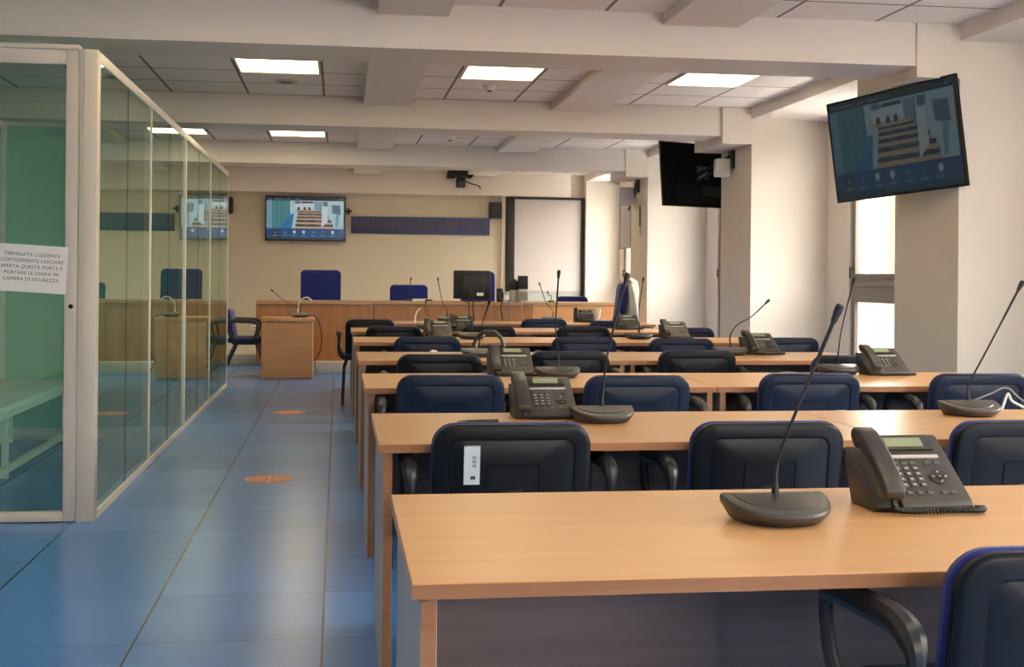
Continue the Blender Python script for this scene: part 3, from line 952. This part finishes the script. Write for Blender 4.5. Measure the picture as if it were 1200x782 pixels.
# ---------------------------------------------------------------- judges' bench
BY = 15.45
def bench_unit(x0, x1, label, m='oak'):
    t = thing('judges_bench', label, 'judges bench', ((x0 + x1) / 2, BY, .14), group='judges bench sections')
    a = (x1 - x0) / 2 - .003
    MB().box(-a, a, 0, .025, 0, .695, .002, 1).build('front_panel', m, t)
    MB().box(-a, a, -.02, .70, .697, .73, .002, 1).build('worktop', 'oak_top', t)
    MB().box(-a, -a + .025, .027, .66, 0, .695, .001, 1).build('side_panel', m, t)
    MB().box(a - .025, a, .027, .66, 0, .695, .001, 1).build('side_panel', m, t)
bench_unit(-.985, .435, 'long orange oak bench section on the dais, left part behind the witness desk')
bench_unit(.435, 2.42, 'long orange oak bench section on the dais, middle part below the monitor')
bench_unit(2.42, 3.52, 'lighter orange bench section on the dais, right part below the white screen', 'beech_desk')

def exec_chair(x, y, wd, zt, label, rz=PI, z=.14, arms=True, mat_='fabric2', zb=.47):
    t = thing('office_chair', label, 'chair', (x, y, z), rz, 'blue office chairs behind the bench')
    h = wd / 2
    def P(px, pz, d):
        return (px, -.24 + .35 * px * px - d - (pz - zb) * .12, pz)
    hh = (zt - zb) / 2; zc = (zt + zb) / 2
    R = [[P(a, zc + b, d) for a, b in rrect(h - e, hh - e, .06 if h > .2 else .05, 5)] for e, d in ((.03, -.06), (.005, -.045), (0, -.02), (.0, .01), (.01, .025), (.05, .03))]
    MB().rings(R).build('backrest', mat_, t)
    def S(e, zz): return [(a, .02 + b, zz) for a, b in rrect(.25 - e, .25 - e, .07, 5)]
    MB().rings([S(.02, .41), S(0, .42), S(0, .46), S(.02, .485), S(.12, .49)]).build('seat', mat_, t)
    MB().cyl((0, 0, .09), .03, .32, 'Z', 16).build('gas_lift', 'metal_b', t)
    for k in range(5):
        a = 2 * PI * k / 5 + .3
        l = MB().tube([(0, 0, .10), (.14 * math.cos(a), .14 * math.sin(a), .085), (.28 * math.cos(a), .28 * math.sin(a), .06)], [.03, .024, .018], 8, .018).build('foot_spoke', 'black', t)
        MB().cyl((.28 * math.cos(a) - .012, .28 * math.sin(a), .028), .027, .024, 'X', 14).build('castor', 'black', l)
    MB().tube([(0, -.05, .41), (0, -.20, .42), (0, -.27, .50), (0, -.29, .62)], .03, 8, .012).build('back_bracket', 'metal_b', t)
    if arms:
        for s in (-1, 1):
            MB().tube(smooth_path([(s * .24, .0, .43), (s * .30, .0, .50), (s * .305, .0, .66)]), .018, 8).build('arm_post', 'black', t)
            MB().box(s * .305 - .035, s * .305 + .035, -.14, .14, .66, .69, .012, 3, True).build('armrest', 'black', t)
    return t

exec_chair(-.23, 16.95, .545, 1.12, 'wide royal blue high-back chair behind the bench, under the television', zb=.5)
exec_chair(.95, 16.6, .51, .93, 'lower royal blue chair behind the bench, left of the monitor', arms=False)
exec_chair(1.90, 16.75, .476, 1.12, 'blue chair behind the bench mostly hidden by the monitor')
exec_chair(3.22, 16.75, .44, .785, 'blue chair with low back behind the right bench end, left of the coat', arms=True)

# monitor
mn = thing('computer_monitor', 'black computer monitor seen from behind on the judges bench', 'monitor', (1.69, 15.78, .87))
MB().box(-.235, .235, -.02, .02, .035, .395, .012, 2).build('back_housing', 'blacks', mn)
MB().box(-.12, .16, -.045, -.0205, .04, .33, .01).build('rear_bulge', 'black', mn)
MB().box(-.03, .03, -.03, .0, .008, .12, .004).build('stand', 'black', mn)
MB().box(-.11, .11, -.09, .09, 0, .010, .003).build('foot', 'black', mn)
MB().box(.06, .145, -.048, -.0452, .075, .115).build('label_sticker', 'white_p', mn, 'white sticker')
# devices right of the monitor, positions read on the worktop
def dev(name, label, cat, u0, u1, v0, y, parts):
    a = on_y(u0, v0, y); b = on_y(u1, v0, y)
    t = thing(name, label, cat, ((a.x + b.x) / 2, y + .06, .87))
    return t, (b.x - a.x) / 2
t, hw = dev('tower_device', 'tall black device with grey lower half on the bench before the screen frame', 'device', 608, 619, 340, 15.62, None)
MB().box(-hw, hw, -.06, .06, 0, .165, .006).build('grey_base', 'clear', t)
MB().box(-hw + .002, hw - .002, -.06, .06, .166, .335, .006).build('black_column', 'black', t)
MB().box(-hw + .01, hw - .01, -.064, -.061, .02, .13).build('front_panel', 'grey', t)
t, hw = dev('recorder_box', 'black topped recorder box between tall device and pale box on the bench', 'device', 598, 608, 340, 15.66, None)
MB().box(-hw, hw - .004, -.06, .06, 0, .15, .005).build('case', 'clear', t)
MB().box(-hw, hw - .004, -.06, .06, .151, .27, .01).cyl((0, -.03, .27), .025, .02).build('top_unit', 'black', t)
t, hw = dev('pale_box', 'small pale box with dark clutter on the bench beside the monitor', 'box', 590, 598, 345, 15.62, None)
MB().box(-hw, hw - .004, -.05, .05, 0, .13, .008).build('case', 'clear', t)
MB().box(-hw + .01, hw - .014, -.053, -.0505, .03, .09).build('front_panel', 'white', t)
t, hw = dev('small_speaker', 'small black desktop loudspeaker on the bench, right beside the monitor', 'loudspeaker', 583, 590, 345, 15.62, None)
MB().box(-hw, hw - .004, -.04, .05, 0, .17, .01).build('cabinet', 'black', t)
MB().cyl((0, -.044, .11), .022, .004, 'Y', 20).cyl((0, -.044, .05), .03, .004, 'Y', 20).build('speaker_cones', 'gloss', t)
# cables down the bench front
for k, (u, lab) in enumerate([(555, 'black cable hanging over the bench front, leftmost, below the monitor'), (588, 'black cable hanging over the bench front below the small loudspeaker'), (597, 'thick grey cable hanging over the bench front below the recorder'), (612, 'thin pale cable hanging over the bench front below the tall device')]):
    p = on_y(u, 358, 15.40)
    cbl = thing('hanging_cable', lab, 'cable', (p.x, 15.40, .14), group='cables on the bench front')
    MB().tube(smooth_path([(0, .09, .745), (0, 0, .748), (-.01, -.01, .66), (.012, -.004, .5), (-.008, -.004, .3), (0, 0, .012)]), .007 if k < 3 else .004, 6).build('cord', ['blacks', 'blacks', 'grey', 'clear'][k], cbl)

# bench microphones
def bench_mic(x, y, tipdx, h, label):
    t = thing('bench_microphone', label, 'microphone', (x, y, .87), group='small microphones on the bench')
    MB().cyl((0, 0, 0), .05, .02, 'Z', 20, .04).build('base', 'mic', t)
    MB().tube(smooth_path([(0, 0, .018), (0, 0, .08), (tipdx * .6, 0, h * .7), (tipdx, -.02, h)]), .005, 6).build('gooseneck', 'blacks', t)
    MB().cyl((tipdx, -.02, h - .01), .010, .03, 'Z', 12).build('microphone_head', 'black', t)
bench_mic(.89, 15.9, .03, .28, 'thin microphone on the bench in front of the lower blue chair')
bench_mic(2.72, 15.8, -.05, .12, 'short microphone on the bench in front of the white screen')
bp = tag(MB().box(.93, 1.10, 15.60, 15.66, .8705, .905, .002).build('name_plate', 'white_p'), 'small white name plate on the bench in front of the lower blue chair', 'name plate')
bp = tag(MB().box(1.12, 1.2, 15.95, 16.02, .8705, .89, .006).build('paper_pad', 'ink'), 'tiny dark object on the bench right of the white name plate', 'pad')

# ---------------------------------------------------------------- office chair with draped coat, front right of the dais
CR = math.radians(82)
cc = exec_chair(2.98, 14.15, .48, 1.13, 'dark blue high-back office chair with a cream coat, right of the bench end', rz=CR, z=0)
cc['group'] = 'office chairs in front of the bench'
ct = thing('coat', 'cream coat draped over the dark blue office chair at the far right', 'coat', (2.98, 14.15, 0), CR)
rings_ = []
for k in range(15):
    f = k / 14
    z = 1.185 - .62 * f
    cy_ = -.315 - (z - .47) * .12 - .02 * math.sin(f * PI) + (.055 if k < 1 else 0)
    hx = .10 + .15 * min(1, f * 4) ** .6 - .03 * f
    hy = .045 + .07 * f + .02 * math.sin(f * 7)
    r_ = []
    for j in range(24):
        a = 2 * PI * j / 24
        fold = 1 + .10 * math.sin(5 * a + f * 3) * (.3 + f)
        r_.append((hx * math.cos(a) * fold, cy_ + hy * math.sin(a) * fold, z + .012 * math.sin(3 * a)))
    rings_.append(r_)
MB().rings(rings_).build('body', 'coat', ct)
MB().tube(smooth_path([(-.20, -.36, 1.10), (-.26, -.38, 1.0), (-.275, -.40, .82), (-.25, -.42, .66)]), [.035 + .0009 * k for k in range(19)], 12).build('sleeve', 'coat', ct)
MB().tube(smooth_path([(.10, -.30, 1.14), (.02, -.285, 1.165), (-.12, -.30, 1.13)]), .022, 8, .012).build('collar', 'coat', ct)

# cup, papers, cables on the far rows
x, y = on_table(699, 374, 6)
cp_ = thing('cup', 'cream tapered cup on the farthest row beside the small telephone', 'cup', (x, y, TT))
R = [[(r * math.cos(2 * PI * j / 20), r * math.sin(2 * PI * j / 20), z) for j in range(20)] for r, z in ((.022, 0), (.024, .01), (.045, .07), (.052, .115), (.046, .145), (.030, .15))]
MB().rings(R).build('bowl', 'cup', cp_)
for i, (u, v, row, lab) in enumerate([(708, 379, 6, 'crumpled pale paper on the farthest row right of the cream cup'), (508, 413, 3, 'small crumpled tissue on the fourth row near its aisle end')]):
    x, y = on_table(u, v, row)
    k_ = (1, .5)[i]
    R = [[((k_ * r * (1 + .3 * math.sin(j * 2.3 + q))) * math.cos(2 * PI * j / 12), k_ * r * math.sin(2 * PI * j / 12) * (1 + .25 * math.cos(j * 3.1)), k_ * z) for j in range(12)] for q, (r, z) in enumerate(((.03, .001), (.045, .012), (.035, .028), (.012, .038)))]
    o = tag(MB().rings(R, smooth=False).build('crumpled_paper', 'white_p'), lab, 'paper'); o.location = (x, y, TT)
wc = thing('white_cable', 'short white cable arching up from the farthest row, left of the telephones', 'cable', tuple(on_y(486, 376, 12.6)))
loc = Vector(wc.location); loc.z = TT; wc.location = loc
MB().tube([Vector(p) - loc for p in smooth_path([(loc.x, loc.y, TT + .004), on_y(487, 370, 12.6), on_y(489, 365, 12.6), on_y(493, 361, 12.6)])], .008, 6).build('cord', 'cable', wc)
# cable over the rightmost navy chair and on the second-row right end
lc_ = thing('loose_cable', 'pale looped cable lying at the right end of the second row behind the microphone', 'cable', (2.55, 4.25, TT))
loc = Vector((2.55, 4.25, TT))
MB().tube([Vector(p) - loc for p in smooth_path([(2.22, 4.28, TT + .006), on_y(1160, 462, 4.28), on_y(1180, 455, 4.28), on_y(1200, 470, 4.28), (2.62, 4.22, TT + .006)])], .0035, 6).build('cord', 'grey', lc_)
MB().tube([Vector(p) - loc for p in smooth_path([(2.40, 4.25, TT + .006), on_y(1181, 462, 4.26), on_y(1186, 470, 4.26), on_y(1200, 478, 4.26)])], .005, 6).build('cord', 'sticker', lc_)
# dark cable on second row left of the telephone
kb = thing('black_cable', 'flat loop of black cable on the second row left of the telephone', 'cable', (.42, 3.9, TT))
loc = Vector(kb.location)
MB().tube([Vector(p) - loc for p in smooth_path([(.52, 4.02, TT + .008), (.42, 4.0, TT + .008), (.385, 3.95, TT + .008), (.44, 3.90, TT + .008), (.54, 3.88, TT + .008)])], .007, 6).build('cord', 'blacks', kb)

# ---------------------------------------------------------------- televisions
def emis(name, c, k=1.0):
    m = D.materials.new(name); m.use_nodes = True
    b = m.node_tree.nodes['Principled BSDF']
    b.inputs['Base Color'].default_value = (.01, .01, .012, 1); b.inputs['Roughness'].default_value = .22
    b.inputs['Emission Color'].default_value = (*c, 1); b.inputs['Emission Strength'].default_value = SCREEN * k
    return m


def screen_mats(tag_, k, sat=0.0):
    def q(c):
        return tuple(x * (1 - sat) + s * sat for x, s in zip(c, (.05, .10, .14)))
    cols = [(.34, .50, .53), (.05, .19, .20), (.02, .14, .36), (.46, .30, .18), (.03, .035, .05), (.015, .06, .17), (.50, .56, .60), (.01, .01, .012),
            (.16, .28, .36), (.08, .12, .18), (.02, .03, .07)]
    return [emis('picture_%s_%d' % (tag_, i), q(c), k) for i, c in enumerate(cols)]


def draw_screen(W, H_, mats, parent, xf):
    """the conference picture shown on the televisions, in the plane of the screen"""
    mb = MB(xf)
    lay = [0]
    def P(pts, mi):
        lay[0] += 1
        mb.mi = mi
        mb.poly([(x * W - W / 2, -.00008 * lay[0], z * H_) for x, z in pts])
    R = lambda x0, x1, z0, z1, mi: P([(x0, z0), (x1, z0), (x1, z1), (x0, z1)], mi)
    R(0, 1, 0, 1, 7)
    R(0.012, .985, .27, .92, 0)
    P([(.0, .27), (.07, .27), (.07, .92), (.0, .92)], 8)
    P([(.07, .27), (.19, .27), (.30, .52), (.30, .92), (.07, .92)], 1)
    for x in (.10, .16, .22, .26): R(x, x + .006, .33, .9, 8)
    P([(.17, .27), (.32, .27), (.35, .62), (.31, .60)], 2)
    R(.28, .30, .6, .75, 9); R(.305, .325, .68, .78, 6)
    P([(.36, .72), (.68, .72), (.68, .90), (.36, .90)], 6); R(.44, .60, .86, .90, 10); R(.36, .43, .85, .91, 9)
    P([(.61, .66), (.69, .66), (.69, .90), (.61, .90)], 8)
    R(.69, .70, .60, .90, 9)
    rows = [(.27, .32, .36, .86, .06), (.37, .42, .37, .84, .05), (.47, .51, .38, .80, .045), (.55, .58, .385, .74, .035), (.62, .645, .39, .69, .03)]
    for z0, z1, x0, x1, h in rows:
        R(x0, x1, z0, z1, 3); R(x0 + .01, x1 - .01, z1, z1 + h, 4)
        n = 5
        for k in range(n):
            a = x0 + .03 + (x1 - x0 - .08) * k / n
            R(a, a + .055, z1 + h * .4, z1 + h * 1.25, 9 if k % 2 else 4)
    R(.37, .66, .67, .71, 3)
    for x in (.39, .47, .53): P([(x, .70), (x + .035, .70), (x + .03, .77), (x + .005, .77)], 4)
    P([(.84, .63), (.95, .60), (.94, .82), (.83, .83)], 9); R(.72, .78, .80, .90, 9)
    P([(.88, .30), (.91, .30), (.93, .60), (.885, .62)], 8)
    P([(.70, .30), (.78, .42), (.78, .78), (.71, .78)], 6)
    R(.0, 1, .055, .27, 5)
    R(.07, .16, .07, .25, 10)
    for i, x in enumerate((.115, .235, .355, .475, .60, .72, .845)):
        if i in (2, 3, 6): P([(x - .018, .17), (x, .14), (x + .018, .17), (x + .018, .21), (x, .23), (x - .018, .21)], 6)
        elif i in (0,): R(x - .01, x + .012, .16, .19, 3)
        elif i == 1: P([(x - .015, .15), (x + .015, .15), (x, .22)], 8)
        elif i == 4: R(x - .02, x + .02, .175, .20, 8)
        else: P([(x - .012, .21), (x + .012, .21), (x, .15)], 8)
        R(x - .033, x + .033, .092, .112, 8 if i != 0 else 3)
    R(.02, .97, .025, .035, 9)
    for a, b in ((.03, .07), (.10, .22), (.26, .31), (.36, .44), (.93, .97)): R(a, b, .945, .96, 8)
    return mb.build('screen_picture', mats, parent)


def television(label, W, H_, loc, rz, tilt, pic=None, cat='television', casing='gloss', group='flat televisions'):
    """origin at the lower left corner of the panel as seen from its front; local -y is the screen side"""
    t = thing('television', label, cat, loc, 0, group)
    t.rotation_euler = (tilt, 0, rz)
    xf = Matrix.Identity(4)
    f = MB().box(-W / 2, W / 2, -.006, .018, 0, .016, .002, 1).box(-W / 2, W / 2, -.006, .018, H_ - .014, H_, .002, 1)
    f.box(-W / 2, -W / 2 + .014, -.006, .018, .016, H_ - .014, .002, 1).box(W / 2 - .014, W / 2, -.006, .018, .016, H_ - .014, .002, 1)
    f.build('bezel', 'gloss', t)
    MB().box(-W / 2 + .01, W / 2 - .01, 0, .022, .01, H_ - .01, .004, 1).build('panel', casing, t)
    MB().prism([(-W * .38, .04), (W * .38, .04), (W * .34, H_ * .62), (-W * .34, H_ * .62)], .0225, .055, lambda a, b, h: (a, h, b), .008).build('rear_housing', casing, t)
    if pic:
        p = draw_screen(W - .03, H_ - .032, pic, t, Matrix.Translation((0, -.0008, .016)))
    return t


pm = screen_mats('far', .95)
television('television showing the courtroom on the far wall above the blue chair', 1.235, .70, (-.505, 19.70, 1.715), -.0, .03, pm)
sk = thing('wall_bracket', 'small dark camera bracket on the far wall between television and blue sign', 'wall camera', tuple(on_y(408.5, 248, 19.78)), group='wall fixtures')
MB().box(-.015, .015, -.06, .015, -.05, .05, .004).build('arm', 'black', sk)
MB().box(-.05, .05, -.09, -.06, -.015, .02, .004).build('camera_head', 'black', sk)

# hanging television 1 on pillar
def tv_from(L, R_, zb, W, H_, tilt, label, pic, casing='gloss', flip=False):
    a, b = Vector(L), Vector(R_)
    mid = (a + b) / 2; ang = math.atan2(b.y - a.y, b.x - a.x)
    return television(label, W, H_, (mid.x, mid.y, zb), ang, tilt, pic, casing=casing)


TV1 = tv_from((3.56, 8.56, 0), (3.93, 7.38, 0), 1.71, 1.235, .715, math.radians(7), 'large television with conference picture hanging tilted from the nearest pillar', screen_mats('near', .27, .45))
TV1.rotation_euler.y = -math.radians(2.3)
TV1.location.z += .06
TV2 = television('black television seen from behind, hanging from the second pillar', 1.235, .70, (3.98, 13.18, 1.965), 0, math.radians(6), None, casing='tvback')
TV2.rotation_euler = (math.radians(6), 0, PI + math.radians(24))
b2 = TV2
MB().box(.02, .16, .056, .075, .30, .44, .004).build('connector_plate', 'grey', b2)
MB().box(-.16, .10, .056, .07, .12, .22, .004).build('vent_strip', 'blacks', b2)
TV3 = television('television with lilac-grey panel seen nearly edge-on, hanging from the far pillar', .95, .70, (4.00, 17.15, 1.60), 0, 0, None, casing='greycase')
TV3.rotation_euler = (0, 0, math.radians(-94))


def arm_mount(y, label, xw=XP, z=2.40, to=(3.7, 12.6, 2.3), box=True, bx=None):
    t = thing('television_bracket', label, 'bracket', (xw, y, z), group='wall brackets of the hanging televisions')
    v = Vector(to) - Vector((xw, y, z))
    MB().box(-.03, -.001, -.07, .07, -.10, .08, .004).build('wall_plate', 'metal_b', t)
    e = v * .5 + Vector((0, -.06, .02))
    MB().tube([(-.03, 0, .02), e, v], .022, 8, .022).build('upper_arm', 'metal_b', t)
    MB().tube([(-.03, 0, -.04), e + Vector((0, 0, -.06)), v + Vector((0, 0, -.07))], .014, 8).build('lower_arm', 'metal_b', t)
    if bx:
        MB().box(bx[0] - xw, bx[1] - xw, bx[2] - y, bx[3] - y, bx[4] - z, bx[5] - z, .008).build('white_box', 'white', t, 'white plastic box hung on the arm')
    return t


arm_mount(7.95, 'dark bracket hidden behind the nearest hanging television', to=(3.80, 7.97, 2.15), z=2.15)
arm_mount(12.12, 'black folding bracket with white box on the second pillar', to=(3.83, 13.12, 2.30), z=2.40, bx=(3.76, 3.90, 12.1, 12.22, 2.22, 2.40))
arm_mount(16.1, 'black folding bracket with pale box on the far pillar', to=(3.95, 16.75, 2.20), z=2.42, bx=(3.70, 3.90, 16.25, 16.38, 2.16, 2.40))

# ---------------------------------------------------------------- far wall fittings
sg = thing('wall_sign', 'long blue board with bronze motto letters on the far wall', 'sign', (1.295, YB, 1.985))
MB().box(-1.10, 1.10, -.03, -.001, -.135, .135, .003).build('board', 'sign', sg)
text_mesh('letters', "LA LEGGE E' UGUALE PER TUTTI", .185, 'letter', sg, Matrix.Translation((0, -.034, -.005)) @ Matrix.Rotation(PI / 2, 4, 'X'), .004, spacing=1.0)
lt = sg and kids(sg)[-1]
sx = 2.08 / max(1e-3, lt.dimensions.x); lt.data.transform(Matrix.Diagonal((sx, 1, 1, 1)))

for (u0, u1, v0, v1, lab) in [(574, 588.5, 237, 256, 'small black loudspeaker on the far wall right of the blue sign'), (266, 272.5, 231, 250, 'small black loudspeaker on the far wall behind the booth end, left of the television')]:
    a = on_y(u0, v1, 19.65); b = on_y(u1, v0, 19.65)
    s = thing('wall_loudspeaker', lab, 'loudspeaker', ((a.x + b.x) / 2, 19.66, a.z), group='wall loudspeakers')
    h = b.z - a.z; w_ = (b.x - a.x) / 2
    MB().box(-w_, w_, 0, .138, 0, h, .008).build('cabinet', 'black', s)
    MB().box(-w_ + .012, w_ - .012, -.006, -.0005, .012, h - .012, .002).build('grille', 'blacks', s)

# projector camera under the third beam
pj = thing('ceiling_camera', 'black camera on a ceiling mount in front of the last beam', 'camera', (1.87, 19.45, 2.6))
c0 = on_y(540, 205, 19.3); c1 = on_y(540, 215, 19.3)
pj.location = (c0.x, 19.3, c0.z)
MB().box(-.19, .19, -.08, .19, -.03, .07, .01).box(-.22, -.10, -.06, .06, -.06, .0, .008).box(.10, .17, -.06, .06, -.05, .0, .008).build('mount', 'black', pj)
MB().box(-.07, .07, -.09, .06, -.20, -.04, .02, 3).build('camera_body', 'black', pj)
cb_ = kids(pj)[-1]
MB().cyl((0, -.115, -.14), .04, .03, 'Y', 20).build('lens', 'gloss', cb_)
MB().tube(smooth_path([(.07, 0, -.10), (.18, 0, -.14), (.29, .02, -.17), (.31, .05, -.21)]), .010, 6).build('cord', 'metal_b', pj)

# white screen in black frame
ws = thing('projection_screen', 'tall grey-white screen in a black frame on the far wall, right', 'screen', (3.33, 19.74, .14))
fx0, fx1 = 2.66 - 3.33, 3.955 - 3.33
MB().box(fx0, fx0 + .13, -.04, .055, 0, 2.325, .004).build('frame_left', 'black', ws)
MB().box(fx1 - .085, fx1, -.04, .055, 0, 2.325, .004).build('frame_right', 'black', ws)
MB().box(fx0 + .13, fx1 - .085, -.04, .055, 2.29, 2.325, .004).build('frame_top', 'black', ws)
MB().box(fx0 + .131, fx1 - .086, -.01, .0, .82, 2.289).build('screen_sheet', 'screenw', ws)
MB().box(fx0 + .131, fx1 - .086, .01, .03, .02, .819).build('lower_panel', 'palegrey', ws)
# small sign on far pillar
ps = thing('pillar_sign', 'small narrow dark and green sign on the inner face of the far pillar', 'sign', (XP, 15.97, 1.75))
MB().box(-.008, -.001, -.07, .07, .0, .40, .002).build('plate', 'base', ps)
MB().box(-.010, -.0081, -.04, .04, .12, .38).build('dark_mark', 'gasket', ps)
# socket on far wall left
so = thing('wall_socket', 'white wall socket low on the far wall beside the bench end', 'wall socket', (-1.28, YB, .36))
MB().box(-.06, .06, -.012, -.001, -.04, .04, .003).build('plate', 'white', so)
MB().box(-.03, .03, -.014, -.0121, -.015, .015, .001).build('outlet', 'palegrey', so)

# ---------------------------------------------------------------- floor stickers
for i, (x, y, lab) in enumerate([(-.388, 7.41, 'round orange-red sticker on the blue floor, nearer one in the aisle'), (-.408, 10.95, 'round orange-red sticker on the blue floor, farther one toward the witness desk')]):
    s = thing('floor_sticker', lab, 'floor sticker', (x, y, 0), group='distance stickers in the aisle')
    MB().cyl((0, 0, .0004), .140, .0010, 'Z', 40).build('disc', 'decal', s)
    mk = MB()
    n = 40
    for k in range(n):
        a0, a1 = 2 * PI * k / n, 2 * PI * (k + 1) / n
        mk.quad((.128 * math.cos(a0), .128 * math.sin(a0), .0017), (.128 * math.cos(a1), .128 * math.sin(a1), .0017), (.137 * math.cos(a1), .137 * math.sin(a1), .0017), (.137 * math.cos(a0), .137 * math.sin(a0), .0017))
    for sx in (-1, 1):
        for sy in (-1, 1):
            mk.box(sx * .05 - .03, sx * .05 + .03, sy * .045 - .012, sy * .045 + .012, .0014, .0018)
    mk.box(-.008, .008, -.11, .11, .0014, .0018).box(-.12, -.02, -.006, .006, .0014, .0018).box(.02, .12, -.006, .006, .0014, .0018)
    mk.build('printed_marks', 'decal2', s)
